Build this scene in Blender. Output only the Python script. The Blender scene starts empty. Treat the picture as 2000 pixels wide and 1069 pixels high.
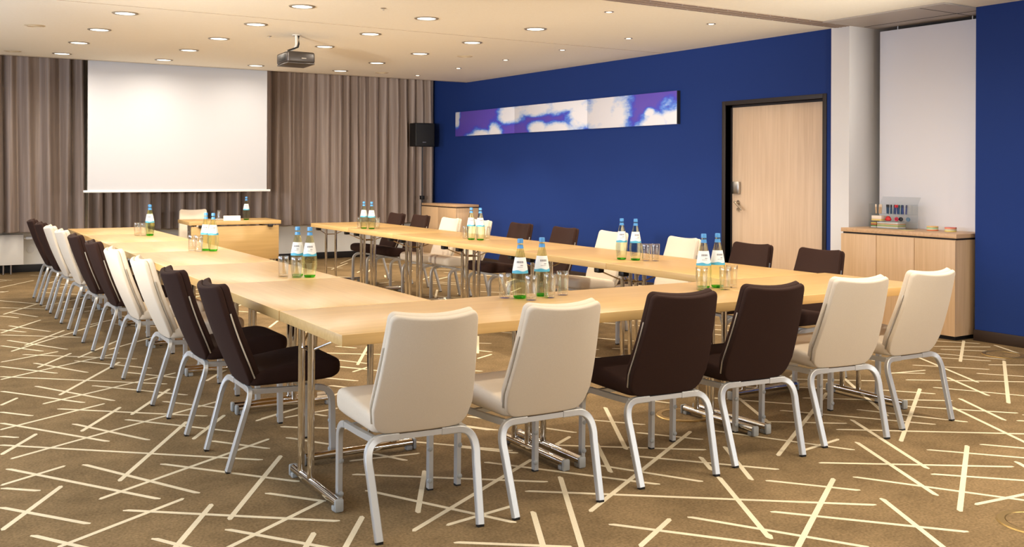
import bpy, bmesh, math, random
from mathutils import Vector, Matrix, Euler
C = bpy.context.scene.collection
PI = math.pi
R = math.radians

# ------------------------------------------------------------------ materials
def newmat(name):
    m = bpy.data.materials.new(name); m.use_nodes = True
    nt = m.node_tree; b = nt.nodes['Principled BSDF']
    return m, nt, b
def S(h):  # sRGB 0-255 -> linear
    o = []
    for c in h:
        c /= 255.0
        o.append(c/12.92 if c <= .04045 else ((c+.055)/1.055)**2.4)
    return (*o, 1.0)
def plain(name, col, rough=.5, metal=0, spec=.5, **k):
    m, nt, b = newmat(name)
    b.inputs['Base Color'].default_value = S(col)
    b.inputs['Roughness'].default_value = rough
    b.inputs['Metallic'].default_value = metal
    b.inputs['Specular IOR Level'].default_value = spec
    for kk, v in k.items(): b.inputs[kk.replace('_', ' ')].default_value = v
    return m
def noise_mix(m, nt, b, c1, c2, scale=(1, 1, 1), nscale=5, detail=4, rnd=False, lo=.3, hi=.7, bump=0, coord='Object', rough=.5):
    N = nt.nodes; L = nt.links
    tc = N.new('ShaderNodeTexCoord'); mp = N.new('ShaderNodeMapping'); no = N.new('ShaderNodeTexNoise'); cr = N.new('ShaderNodeValToRGB')
    mp.inputs['Scale'].default_value = scale
    L.new(tc.outputs[coord], mp.inputs['Vector'])
    if rnd:
        oi = N.new('ShaderNodeObjectInfo'); mu = N.new('ShaderNodeMath'); mu.operation = 'MULTIPLY'; mu.inputs[1].default_value = 37
        L.new(oi.outputs['Random'], mu.inputs[0]); co = N.new('ShaderNodeCombineXYZ')
        for i in range(3): L.new(mu.outputs[0], co.inputs[i])
        L.new(co.outputs[0], mp.inputs['Location'])
    L.new(mp.outputs[0], no.inputs['Vector'])
    no.inputs['Scale'].default_value = nscale; no.inputs['Detail'].default_value = detail; no.inputs['Roughness'].default_value = rough
    cr.color_ramp.elements[0].position = lo; cr.color_ramp.elements[1].position = hi
    cr.color_ramp.elements[0].color = S(c1); cr.color_ramp.elements[1].color = S(c2)
    L.new(no.outputs['Fac'], cr.inputs['Fac']); L.new(cr.outputs['Color'], b.inputs['Base Color'])
    if bump:
        bu = N.new('ShaderNodeBump'); bu.inputs['Strength'].default_value = bump; bu.inputs['Distance'].default_value = .002
        L.new(no.outputs['Fac'], bu.inputs['Height']); L.new(bu.outputs[0], b.inputs['Normal'])
    return no
def wood(name, c1, c2, axis='x', rough=.4, fine=1.0, spec=.5):
    m, nt, b = newmat(name)
    sc = {'x': (1.2, 30, 30), 'z': (30, 30, 1.2)}[axis]
    noise_mix(m, nt, b, c1, c2, scale=tuple(s*fine for s in sc), nscale=1.6, detail=5, rnd=True, lo=.28, hi=.72)
    b.inputs['Roughness'].default_value = rough; b.inputs['Specular IOR Level'].default_value = spec
    return m
def fabric(name, c1, c2, sc=900, bump=.3):
    m, nt, b = newmat(name)
    noise_mix(m, nt, b, c1, c2, nscale=sc, detail=2, bump=bump)
    b.inputs['Roughness'].default_value = .9; b.inputs['Specular IOR Level'].default_value = .2
    return m
M = {}
M['table_wood'] = wood('table_wood', (186, 147, 88), (201, 163, 103), rough=.34, spec=.42)
M['table_edge_lit'] = wood('table_edge_lit', (212, 172, 108), (226, 188, 124), rough=.4)  # paler than the top; weak front light on the edges is put into colour
M['door_wood'] = wood('door_wood', (214, 184, 152), (228, 200, 170), axis='z', rough=.45)
M['cab_wood'] = wood('cab_wood', (200, 164, 124), (214, 180, 140), axis='z', rough=.4)
M['cab_top'] = wood('cab_top', (192, 152, 112), (214, 176, 134), axis='x', rough=.4)
M['cream'] = fabric('cream_fabric', (219, 203, 178), (233, 219, 197))
M['brown'] = fabric('brown_fabric', (44, 28, 22), (62, 40, 31))
M['chrome'] = plain('chrome', (225, 220, 212), .08, 1)
M['alu'] = plain('painted_aluminium', (204, 203, 198), .42, .55)
M['strip'] = plain('strip_metal', (225, 220, 208), .3, .8)
M['black_plastic'] = plain('black_plastic', (20, 19, 18), .45)
M['clear_plastic'] = plain('milky_plastic', (172, 172, 166), .4)
M['dark_gap'] = plain('dark_gap', (24, 18, 15), .6)
M['ceiling'] = None
m, nt, b = newmat('ceiling_board'); M['ceiling'] = m
noise_mix(m, nt, b, (248, 244, 228), (251, 248, 234), nscale=60, detail=3); b.inputs['Roughness'].default_value = .9
M['ceil_seam'] = plain('ceiling_seam', (150, 130, 105), .9)
m, nt, b = newmat('blue_wall'); M['blue'] = m
noise_mix(m, nt, b, (19, 47, 112), (25, 56, 124), nscale=260, detail=3, bump=.25); b.inputs['Roughness'].default_value = .75; b.inputs['Specular IOR Level'].default_value = .3
m, nt, b = newmat('carpet'); M['carpet'] = m
no = noise_mix(m, nt, b, (114, 94, 65), (156, 130, 93), nscale=2.2, detail=8, lo=.3, hi=.72, rough=.72); b.inputs['Roughness'].default_value = 1; b.inputs['Specular IOR Level'].default_value = .1
N = nt.nodes; n2 = N.new('ShaderNodeTexNoise'); n2.inputs['Scale'].default_value = 420; bu = N.new('ShaderNodeBump'); bu.inputs['Strength'].default_value = .6; bu.inputs['Distance'].default_value = .003
tc = N.new('ShaderNodeTexCoord'); nt.links.new(tc.outputs['Object'], n2.inputs['Vector']); nt.links.new(n2.outputs['Fac'], bu.inputs['Height']); nt.links.new(bu.outputs[0], b.inputs['Normal'])
n3 = N.new('ShaderNodeTexNoise'); n3.inputs['Scale'].default_value = 90; n3.inputs['Detail'].default_value = 6; nt.links.new(tc.outputs['Object'], n3.inputs['Vector'])
ml = N.new('ShaderNodeMapRange'); ml.inputs[1].default_value = .3; ml.inputs[2].default_value = .7; ml.inputs[3].default_value = .72; ml.inputs[4].default_value = 1.25; nt.links.new(n3.outputs['Fac'], ml.inputs[0])
vm_ = N.new('ShaderNodeVectorMath'); vm_.operation = 'SCALE'; cs_ = b.inputs['Base Color'].links[0].from_socket
nt.links.new(cs_, vm_.inputs[0]); nt.links.new(ml.outputs[0], vm_.inputs['Scale']); nt.links.new(vm_.outputs[0], b.inputs['Base Color'])
m, nt, b = newmat('carpet_stroke'); M['stroke'] = m
noise_mix(m, nt, b, (226, 208, 170), (244, 230, 198), nscale=300, detail=3, bump=.4); b.inputs['Roughness'].default_value = 1; b.inputs['Specular IOR Level'].default_value = .1
M['white_wall'] = plain('white_wall', (226, 224, 222), .7)
M['white_panel'] = plain('white_panel', (236, 234, 236), .45)
M['grey_panel'] = plain('grey_panel', (176, 168, 160), .5)
M['lower_wall'] = plain('lower_wall', (248, 245, 236), .7)
M['radiator'] = plain('radiator_paint', (232, 226, 214), .5)
M['baseboard'] = plain('dark_baseboard', (52, 38, 30), .5)
M['back_base'] = plain('black_baseboard', (24, 20, 18), .6)
M['frame_dark'] = plain('door_frame_paint', (38, 31, 30), .5)
M['track'] = plain('track_metal', (150, 132, 116), .5, .3)
M['screen'] = plain('screen_fabric', (196, 196, 198), .9)
M['white_plastic'] = plain('white_plastic', (235, 233, 228), .4)
M['speaker'] = plain('speaker_black', (16, 16, 17), .6)
M['steel'] = plain('brushed_steel', (190, 185, 178), .3, 1)
M['proj_dark'] = plain('projector_body', (58, 52, 48), .35, .3)
M['proj_grey'] = plain('mount_grey', (200, 196, 188), .4)
M['lens'] = plain('projector_lens', (12, 12, 16), .05)
M['brass'] = plain('brass_ring', (196, 164, 102), .35, .8)
M['cap_blue'] = plain('cap_blue', (84, 154, 214), .35)
M['paper'] = plain('paper_white', (246, 244, 240), .7)
m, nt, b = newmat('curtain_fabric'); M['curtain'] = m
noise_mix(m, nt, b, (136, 119, 108), (156, 138, 125), scale=(1, 1, .02), nscale=60, detail=4); b.inputs['Roughness'].default_value = .5
b.inputs['Sheen Weight'].default_value = .15; b.inputs['Specular IOR Level'].default_value = .5

def glassmat(name, col, ior=1.45, clear=.55, rough=0.0):
    # real glass: part thin see-through, part refracting, with a gloss reflection
    m = bpy.data.materials.new(name); m.use_nodes = True; nt = m.node_tree; N = nt.nodes; L = nt.links
    N.clear(); out = N.new('ShaderNodeOutputMaterial')
    g = N.new('ShaderNodeBsdfGlass'); g.inputs['Color'].default_value = S(col); g.inputs['IOR'].default_value = ior; g.inputs['Roughness'].default_value = rough
    t = N.new('ShaderNodeBsdfTransparent'); t.inputs['Color'].default_value = S(col)
    mx = N.new('ShaderNodeMixShader'); mx.inputs[0].default_value = clear
    L.new(g.outputs[0], mx.inputs[1]); L.new(t.outputs[0], mx.inputs[2]); L.new(mx.outputs[0], out.inputs[0])
    return m
def thinglass(name, col, gloss=1.0, base=.04):
    """see-through glass with a mirror-like gloss that grows at grazing angles"""
    m = bpy.data.materials.new(name); m.use_nodes = True; nt = m.node_tree; N = nt.nodes; L = nt.links
    N.clear(); out = N.new('ShaderNodeOutputMaterial'); t = N.new('ShaderNodeBsdfTransparent'); t.inputs['Color'].default_value = S(col)
    g = N.new('ShaderNodeBsdfGlossy'); g.inputs['Roughness'].default_value = .03; g.inputs['Color'].default_value = (1, 1, 1, 1)
    lw = N.new('ShaderNodeLayerWeight'); lw.inputs['Blend'].default_value = .5
    p = N.new('ShaderNodeMath'); p.operation = 'POWER'; p.inputs[1].default_value = 3.0; L.new(lw.outputs['Facing'], p.inputs[0])
    q = N.new('ShaderNodeMath'); q.operation = 'MULTIPLY_ADD'; q.inputs[1].default_value = .6*gloss; q.inputs[2].default_value = base; L.new(p.outputs[0], q.inputs[0])
    mx = N.new('ShaderNodeMixShader'); L.new(q.outputs[0], mx.inputs[0]); L.new(t.outputs[0], mx.inputs[1]); L.new(g.outputs[0], mx.inputs[2]); L.new(mx.outputs[0], out.inputs[0])
    return m
M['bottle'] = glassmat('green_bottle_glass', (250, 255, 238), 1.2, .72)
M['bottle_base'] = glassmat('green_bottle_base', (160, 236, 130), 1.2, .6)
M['tumbler'] = thinglass('tumbler_glass', (250, 249, 245), 1.9, .09)
M['acrylic'] = thinglass('acrylic', (244, 246, 247), .8, .03)
# bottle label: white above, cyan wave band below, small grey print
m, nt, b = newmat('bottle_label'); M['label'] = m
N = nt.nodes; L = nt.links; tc = N.new('ShaderNodeTexCoord'); sp = N.new('ShaderNodeSeparateXYZ'); L.new(tc.outputs['Object'], sp.inputs[0])
def math_(nt, op, a, bb=None, c=None):
    n = nt.nodes.new('ShaderNodeMath'); n.operation = op
    for i, v in enumerate((a, bb, c)):
        if v is None: continue
        if isinstance(v, (int, float)): n.inputs[i].default_value = v
        else: nt.links.new(v, n.inputs[i])
    return n.outputs[0]
wv = math_(nt, 'SINE', math_(nt, 'MULTIPLY', sp.outputs[0], 110)); zz = math_(nt, 'MULTIPLY_ADD', wv, .003, sp.outputs[2])
band = math_(nt, 'LESS_THAN', zz, .142)
mx = N.new('ShaderNodeMix'); mx.data_type = 'RGBA'; L.new(band, mx.inputs[0]); mx.inputs[6].default_value = S((240, 242, 238)); mx.inputs[7].default_value = S((84, 178, 206))
L.new(mx.outputs[2], b.inputs['Base Color']); b.inputs['Roughness'].default_value = .5
M['print_grey'] = plain('label_print', (120, 118, 122), .6)

def emis(name, col, s):
    m = bpy.data.materials.new(name); m.use_nodes = True; nt = m.node_tree; nt.nodes.clear()
    o = nt.nodes.new('ShaderNodeOutputMaterial'); e = nt.nodes.new('ShaderNodeEmission'); e.inputs[0].default_value = S(col); e.inputs[1].default_value = s
    nt.links.new(e.outputs[0], o.inputs[0]); return m
M['lamp'] = emis('downlight_glow', (255, 248, 232), 3)
M['trim_grey'] = plain('lamp_trim', (150, 140, 122), .45, .3)
M['spot'] = emis('halogen_glow', (255, 240, 210), 8)

# ------------------------------------------------------------------ mesh builder
class MB:
    def __init__(s): s.v = []; s.f = []; s.mi = []
    def add(s, vs, fs, mi=0):
        o = len(s.v); s.v += [tuple(v) for v in vs]; s.f += [tuple(o+i for i in f) for f in fs]; s.mi += [mi]*len(fs); return s
    def box(s, x0, x1, y0, y1, z0, z1, mi=0, bev=0, seg=2, rot=None, piv=None):
        if bev:
            bm = bmesh.new(); bmesh.ops.create_cube(bm, size=1)
            for v in bm.verts: v.co = Vector((x0+(v.co.x+.5)*(x1-x0), y0+(v.co.y+.5)*(y1-y0), z0+(v.co.z+.5)*(z1-z0)))
            bmesh.ops.bevel(bm, geom=bm.edges[:], offset=bev, segments=seg, profile=.5, affect='EDGES')
            bm.verts.index_update(); vs = [v.co.copy() for v in bm.verts]; fs = [[v.index for v in f.verts] for f in bm.faces]; bm.free()
        else:
            vs = [Vector((x, y, z)) for z in (z0, z1) for y in (y0, y1) for x in (x0, x1)]
            fs = [(0, 2, 3, 1), (4, 5, 7, 6), (0, 1, 5, 4), (2, 6, 7, 3), (0, 4, 6, 2), (1, 3, 7, 5)]
        if rot is not None:
            p = Vector(piv if piv else ((x0+x1)/2, (y0+y1)/2, (z0+z1)/2)); vs = [p + rot @ (v-p) for v in vs]
        return s.add(vs, fs, mi)
    def sweep(s, pts, prof, up=(0, 0, 1), mi=0, cap=True):
        """prof: list of (a,b) offsets; frame: a along side = up x t, b along up-ish."""
        pts = [Vector(p) for p in pts]; n = len(pts); rings = []; U = Vector(up)
        for i, p in enumerate(pts):
            t = ((pts[min(i+1, n-1)]-p).normalized() + (p-pts[max(i-1, 0)]).normalized())
            t.normalize()
            a = U.cross(t)
            if a.length < 1e-4: a = Vector((1, 0, 0)).cross(t)
            if a.length < 1e-4: a = Vector((0, 1, 0)).cross(t)
            a.normalize(); b_ = t.cross(a)
            rings.append([p + a*q[0] + b_*q[1] for q in prof])
        m_ = len(prof); vs = [v for r in rings for v in r]; fs = []
        for i in range(n-1):
            for j in range(m_): k = (j+1) % m_; fs.append((i*m_+j, i*m_+k, (i+1)*m_+k, (i+1)*m_+j))
        if cap: fs += [tuple(reversed(range(m_))), tuple((n-1)*m_+j for j in range(m_))]
        return s.add(vs, fs, mi)
    def tube(s, pts, r, seg=12, up=(0, 0, 1), mi=0): return s.sweep(pts, [(r*math.cos(2*PI*j/seg), r*math.sin(2*PI*j/seg)) for j in range(seg)], up, mi)
    def lathe(s, prof, seg=24, c=(0, 0, 0), mi=0, a0=0, a1=2*PI, closed=False):
        """prof (r,z) list; full turn by default"""
        full = abs(a1-a0-2*PI) < 1e-6; m_ = seg if full else seg+1; vs = []
        for r, z in prof:
            for j in range(m_):
                a = a0+(a1-a0)*j/seg; vs.append((c[0]+r*math.cos(a), c[1]+r*math.sin(a), c[2]+z))
        fs = []
        for i in range(len(prof)-1):
            for j in range(seg):
                k = (j+1) % m_ if full else j+1; fs.append((i*m_+j, i*m_+k, (i+1)*m_+k, (i+1)*m_+j))
        return s.add(vs, fs, mi)
    def cyl(s, c, r, h, seg=16, mi=0, axis='z'):
        vs = []; 
        for k in (0, h):
            for j in range(seg):
                a = 2*PI*j/seg; p = (r*math.cos(a), r*math.sin(a), k)
                if axis == 'y': p = (p[0], p[2], p[1])
                if axis == 'x': p = (p[2], p[0], p[1])
                vs.append((c[0]+p[0], c[1]+p[1], c[2]+p[2]))
        fs = [(j, (j+1) % seg, seg+(j+1) % seg, seg+j) for j in range(seg)] + [tuple(reversed(range(seg))), tuple(range(seg, 2*seg))]
        return s.add(vs, fs, mi)
    def pillow(s, outline, levels, h, fn, mi=0):
        """outline: ccw 2-D points round (0,0); levels: (scale, height 0..1) from the rim inwards; fn(a,b,hh)->xyz"""
        n = len(outline); vs = []; fs = []
        for sg in (1, -1):
            o = len(vs)
            for sc, hv in levels:
                for (a, b_) in outline: vs.append(fn(a*sc, b_*sc, sg*h/2*hv))
            vs.append(fn(0, 0, sg*h/2*levels[-1][1])); K = len(levels)
            for i in range(K-1):
                for j in range(n):
                    k = (j+1) % n; q = (o+i*n+j, o+i*n+k, o+(i+1)*n+k, o+(i+1)*n+j); fs.append(q if sg > 0 else q[::-1])
            for j in range(n):
                q = (o+(K-1)*n+j, o+(K-1)*n+(j+1) % n, o+K*n); fs.append(q if sg > 0 else q[::-1])
        half = len(levels)*n+1
        for j in range(n): k = (j+1) % n; fs.append((half+j, half+k, k, j))
        return s.add(vs, fs, mi)
    def mesh(s, name, mats, smooth=35):
        me = bpy.data.meshes.new(name); me.from_pydata(s.v, [], s.f)
        for m in (mats if isinstance(mats, (list, tuple)) else [mats]): me.materials.append(m)
        bm = bmesh.new(); bm.from_mesh(me)
        for f, i in zip(bm.faces, s.mi): f.material_index = i
        bmesh.ops.recalc_face_normals(bm, faces=bm.faces[:])
        if smooth:
            for f in bm.faces: f.smooth = True
            for e in bm.edges:
                if len(e.link_faces) == 2 and e.calc_face_angle(0) > R(smooth): e.smooth = False
        bm.to_mesh(me); bm.free(); me.update(); return me
    def build(s, name, mats, parent=None, smooth=35):
        o = bpy.data.objects.new(name, s.mesh(name, mats, smooth)); C.objects.link(o)
        if parent is not None: o.parent = parent
        return o
def raw(mb, name, mats, parent=None, smooth=35):   # keeps the face winding (open sheets)
    return mb.build(name, mats, parent, smooth)
def tag(o, label=None, cat=None, group=None, kind=None):
    if label: o['label'] = label
    if cat: o['category'] = cat
    if group: o['group'] = group
    if kind: o['kind'] = kind
    return o
def empty(name, loc=(0, 0, 0), rz=0):
    o = bpy.data.objects.new(name, None); o.empty_display_size = .1; o.location = loc; o.rotation_euler = (0, 0, rz); C.objects.link(o); return o
def copy_tree(o, parent=None):
    c = o.copy(); C.objects.link(c)
    if parent is not None: c.parent = parent
    for ch in list(o.children): copy_tree(ch, c)
    return c
def struct(name, mb, m, smooth=35):
    o = mb.build(name, m, None, smooth); o['kind'] = 'structure'; return o
def rrect(x0, x1, y0, y1, r, n=6):
    """rounded rectangle outline, ccw; r = radii (bl, br, tr, tl)"""
    if not isinstance(r, (tuple, list)): r = (r,)*4
    o = []
    def line(a, b_, k):
        for i in range(1, k): o.append((a[0]+(b_[0]-a[0])*i/k, a[1]+(b_[1]-a[1])*i/k))
    cs = [((x0+r[0], y0+r[0]), PI, r[0]), ((x1-r[1], y0+r[1]), 1.5*PI, r[1]), ((x1-r[2], y1-r[2]), 0, r[2]), ((x0+r[3], y1-r[3]), .5*PI, r[3])]
    arcs = []
    for (cx, cy), a, rr in cs: arcs.append([(cx+rr*math.cos(a+.5*PI*i/n), cy+rr*math.sin(a+.5*PI*i/n)) for i in range(n+1)])
    for i in range(4): o += arcs[i]; line(arcs[i][-1], arcs[(i+1) % 4][0], 8)
    return o
PW = 10.5; FRONT = .9; SPW = 60; DAY = 280; FILLF = 170; UP = 2000; EXPO = 0.18
STROKES = [[3.69,3.4,5.02,4.22],[3.87,3.4,4.2,3.45],[3.77,3.22,4.51,2.69],[4.23,3.37,3.82,2.62],[4.59,3.69,4.13,2.88],[4.34,3.59,5.25,2.91],[3.73,2.99,4.12,2.33],[4.41,3.09,4.75,2.68],[4.07,2.83,4.4,2.49],[4.73,3.01,4.91,2.78],[4.66,3.03,3.72,2.45],[3.85,2.47,4.22,2.43],[3.59,2.73,3.27,2.17],[3.64,3.02,2.79,2.49],[4.41,4.05,4.9,3.37],[4.81,3.83,5.1,3.31],[4.77,4.2,5.09,3.95],[5.52,4.52,4.83,3.63],[5.63,3.99,4.43,3.25],[5.24,3.86,5.5,3.67],[5.38,4.09,5.58,3.84],[5.12,3.74,5.54,3.28],[5.59,3.69,5.31,3.22],[5.37,3.62,4.93,2.84],[5.73,3.97,6.06,3.43],[6.1,4.12,5.81,3.63],[5.78,4.21,6.51,3.68],[5.87,4.4,6.19,4.34],[5.89,4.41,6.09,4.27],[5.12,4.64,5.61,4.27],[4.99,4.42,5.2,4.2],[5.36,3.19,5.47,3.09],[4.6,2.74,4.52,2.61],[3.5,3.28,3.53,3.24],[2.87,2.69,2.83,2.64],[7.34,5.06,7.54,4.79],[7.09,4.91,7.47,4.65],[7.02,4.8,7.37,4.46],[6.8,4.76,7.06,4.28],[6.67,4.62,6.91,4.3],[7.56,4.95,6.68,4.4],[7.57,4.69,7.35,4.32],[6.75,4.23,7.04,4.04],[6.39,4.09,6.62,3.8],[6.27,4.51,6.6,4.12],[7.0,4.26,5.72,3.45],[6.57,4.67,6.12,3.9],[2.43,3.24,3.65,3.97],[2.36,2.84,2.66,3.01],[2.6,3.69,2.15,2.9],[2.24,3.37,2.03,2.97],[3.21,3.31,2.83,2.64],[3.36,3.59,3.25,3.39],[3.59,3.66,3.3,3.19],[3.08,3.78,3.53,3.24],[2.85,3.74,3.1,3.29],[3.1,4.09,2.83,3.61],[2.84,4.15,3.47,3.66],[2.87,4.12,3.04,4.22],[3.38,4.1,3.59,3.81],[2.98,4.5,3.11,4.26],[3.32,4.46,3.53,4.2],[4.44,4.41,4.13,3.86],[4.07,3.96,4.5,3.64],[4.28,4.51,4.62,4.09],[5.18,4.66,5.42,4.81],[2.35,3.6,3.5,2.68],[2.41,3.09,2.85,2.52],[2.73,2.99,3.08,2.39],[3.35,3.16,3.6,2.84],[3.06,2.86,3.54,2.29],[3.59,4.64,3.13,3.87],[3.75,3.93,4.1,3.27],[0.83,4.25,1.53,3.67],[1.05,3.61,1.57,3.94],[1.39,4.16,1.57,3.92],[1.12,3.82,1.4,3.41],[1.29,3.44,1.4,3.61],[1.41,3.36,1.63,3.68],[1.81,4.21,2.51,3.65],[1.77,3.97,2.11,3.29],[1.72,3.42,2.64,3.98],[1.86,3.41,2.23,3.47],[1.8,3.24,2.15,2.97],[1.77,4.97,1.92,4.72],[1.82,5.19,2.17,4.92],[2.28,4.57,2.64,4.15],[2.45,4.34,2.64,4.1],[2.42,4.06,2.91,3.36],[1.19,5.88,1.54,6.46],[1.83,3.59,2.12,4.09],[0.63,6.93,1.02,6.33],[0.57,6.34,0.72,6.14],[0.55,6.06,0.98,5.36],[0.52,5.76,0.6,5.68],[0.5,5.58,1.54,4.64],[0.49,5.12,0.99,4.31],[0.44,4.86,0.73,5.03],[0.44,4.82,0.58,4.69],[0.41,4.55,0.69,4.15],[0.39,4.25,0.67,4.72],[0.48,4.14,0.65,3.87],[0.54,3.95,1.08,4.27],[0.77,4.44,1.69,4.99],[0.89,4.65,1.42,5.57],[0.8,5.01,1.15,4.3],[0.86,3.87,0.97,3.67],[0.9,3.71,1.16,4.14],[1.16,3.91,1.64,4.67],[1.11,4.83,1.57,4.23],[1.42,5.11,1.63,4.81],[1.14,5.79,1.58,5.22],[1.35,5.18,1.64,5.61],[0.88,5.84,1.16,5.28],[0.89,5.64,1.18,6.11],[0.52,5.28,1.7,5.96],[0.86,6.25,1.55,5.63],[0.53,5.9,1.12,6.25],[0.81,6.43,1.21,6.66],[1.42,6.13,1.65,5.8],[0.49,5.38,0.69,5.72],[0.59,6.51,0.7,6.68],[1.74,5.38,2.03,5.54],[1.82,5.2,1.93,5.09],[1.88,4.41,2.23,4.35],[2.03,4.47,2.12,4.27],[2.79,4.87,2.89,4.7],[2.67,4.7,2.78,4.52],[2.83,7.13,3.1,6.9],[2.81,6.82,2.95,6.57],[2.72,6.59,2.85,6.4],[2.73,6.35,2.9,6.46],[2.46,6.31,2.65,6.06],[2.43,6.03,2.51,5.91],[2.32,5.73,2.46,5.83],[1.9,5.37,2.25,5.43],[1.78,5.41,2.12,5.59],[2.07,5.38,2.12,5.28],[2.88,8.53,3.08,8.88],[3.02,7.36,3.13,7.19],[2.86,6.56,3.24,7.23],[2.86,7.11,3.19,6.84],[2.71,6.59,2.92,6.28],[2.51,6.26,2.65,6.06],[2.44,6.03,2.51,5.92],[4.23,7.21,3.82,6.51],[4.04,6.91,4.14,6.83],[3.87,6.64,3.95,6.51],[3.71,6.33,3.9,6.43],[3.46,5.97,3.51,5.91],[2.79,4.87,2.87,4.73],[2.66,4.69,2.75,4.54],[0.98,10.59,1.36,11.26],[0.94,10.5,1.08,10.28],[1.0,11.13,1.38,10.79],[1.05,10.69,1.24,10.25],[0.85,9.39,1.24,10.04],[0.95,9.8,1.22,9.26],[0.86,9.6,1.04,9.34],[0.95,8.63,1.33,9.28],[0.84,9.29,1.39,8.82],[0.83,8.4,1.65,9.5],[0.86,8.97,1.21,8.28],[0.79,8.72,1.04,8.29],[0.72,7.97,1.14,8.22],[0.92,7.62,1.21,8.1],[0.89,8.22,1.58,7.6],[0.92,7.82,1.19,7.26],[0.7,7.81,1.01,7.34],[0.66,7.31,1.52,7.93],[0.67,7.42,1.56,6.61],[0.92,6.62,1.45,7.55],[0.83,6.98,1.18,6.29],[0.8,6.42,1.7,6.95],[1.14,6.81,1.59,6.22],[1.22,7.87,1.62,8.51],[1.18,7.76,1.59,7.19],[1.41,7.14,1.66,6.78]]
# ------------------------------------------------------------------ the room (metres; x along the curtain wall, y into the depth)
ZC = 2.76; XW = 7.65; YB = 14.85
mb = MB(); mb.box(-3.2, 8.6, -3.2, 15.0, -.1, 0)
Wd = .0245
def stroke(x0, y0, x1, y1, z):
    d = Vector((x1-x0, y1-y0)); Ln = d.length
    if Ln < .05: return
    d /= Ln; n = Vector((-d.y, d.x))*Wd/2; p0 = Vector((x0, y0)); p1 = Vector((x1, y1)); t = d*.02
    pts = [p0, p0+t+n, p1-t*.3+n*.9, p1, p1-t-n, p0+t*.3-n*.9]
    mb.add([(p.x, p.y, z) for p in pts], [(0, 5, 4, 3, 2, 1)], 1)
random.seed(11)
segs = [tuple(s) for s in STROKES]
def fits(x0, y0, x1, y1):
    return all(-3 < x < XW-.03 and -2.8 < y < YB-.1 for x, y in ((x0, y0), (x1, y1)))
mids = [((a+c)/2, (b_+d)/2) for a, b_, c, d in segs]
for k in range(9000):
    x = random.uniform(-3, XW); y = random.uniform(-2.8, YB)
    if y < 2.7 and x > -.4: continue
    near = sum(1 for m_ in mids if (m_[0]-x)**2+(m_[1]-y)**2 < .36)
    if near >= 2 or any((m_[0]-x)**2+(m_[1]-y)**2 < .04 for m_ in mids): continue
    a = R(random.choice([random.uniform(38, 70), random.uniform(112, 140), random.uniform(20, 60), random.uniform(118, 132)])); l = random.choice([.3, .45, .6, .8, 1.0])/2
    q = (x-l*math.cos(a), y-l*math.sin(a), x+l*math.cos(a), y+l*math.sin(a))
    if fits(*q): segs.append(q); mids.append((x, y))
for i, q in enumerate(segs): stroke(*q, .0006+.000002*i)
fl = struct('floor', mb, [M['carpet'], M['stroke']], 0)

mb = MB(); mb.box(-3.2, 8.6, -3.2, 13.42, ZC, ZC+.1)
mb.box(-3.2, 8.6, 13.42, 15.0, 3.05, 3.15); mb.box(-3.2, 8.6, 13.40, 13.42, ZC, 3.1)
struct('ceiling', mb, M['ceiling'], 0)
mb = MB(); mb.box(-3.0, XW, 8.795, 8.801, ZC-.0015, ZC+.01); struct('trim_1', mb, M['ceil_seam'], 0)
mb = MB(); mb.box(-3.0, XW, 13.33, 13.338, ZC-.0015, ZC+.01); struct('trim_2', mb, M['ceil_seam'], 0)
# sliding-wall track set in the ceiling, with its screws
mb = MB(); mb.box(-3.0, 7.62, 6.13, 6.33, ZC-.006, ZC+.02)
for y in (6.17, 6.205, 6.255, 6.29): mb.box(-3.0, 7.62, y-.003, y+.003, ZC-.009, ZC-.005)
for k in range(14):
    for y in (6.15, 6.31): mb.cyl((5.2+k*.17+(.03 if y > 6.2 else 0), y, ZC-.009), .006, .004, 8, 1)
struct('trim_3', mb, [M['track'], M['steel']], 0)

# right-hand (blue) wall with door opening, built of three blocks round the opening
DY0, DY1, DZ = 6.49, 7.80, 2.10
mb = MB(); mb.box(XW, 8.55, 6.38, DY0, 0, ZC+.05); mb.box(XW, 8.55, DY1, 15.0, 0, 3.1); mb.box(XW, 8.55, DY0, DY1, DZ, ZC+.05); mb.box(XW+.16, 8.55, DY0, DY1, 0, DZ)
struct('wall_right', mb, M['blue'], 0)
mb = MB(); mb.box(XW, 8.55, -3.2, 4.91, 0, ZC+.05); struct('wall_right_front', mb, M['blue'], 0)
mb = MB(); mb.box(XW-.014, XW, -3.2, 4.915, 0, .092, 0, .003); struct('baseboard_right_front', mb, M['baseboard'])
mb = MB(); mb.box(XW-.014, XW, DY1+.05, 13.0, 0, .085, 0, .003); mb.box(XW-.014, XW, 6.385, DY0-.05, 0, .085, 0, .003); struct('baseboard_right', mb, M['baseboard'])
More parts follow.
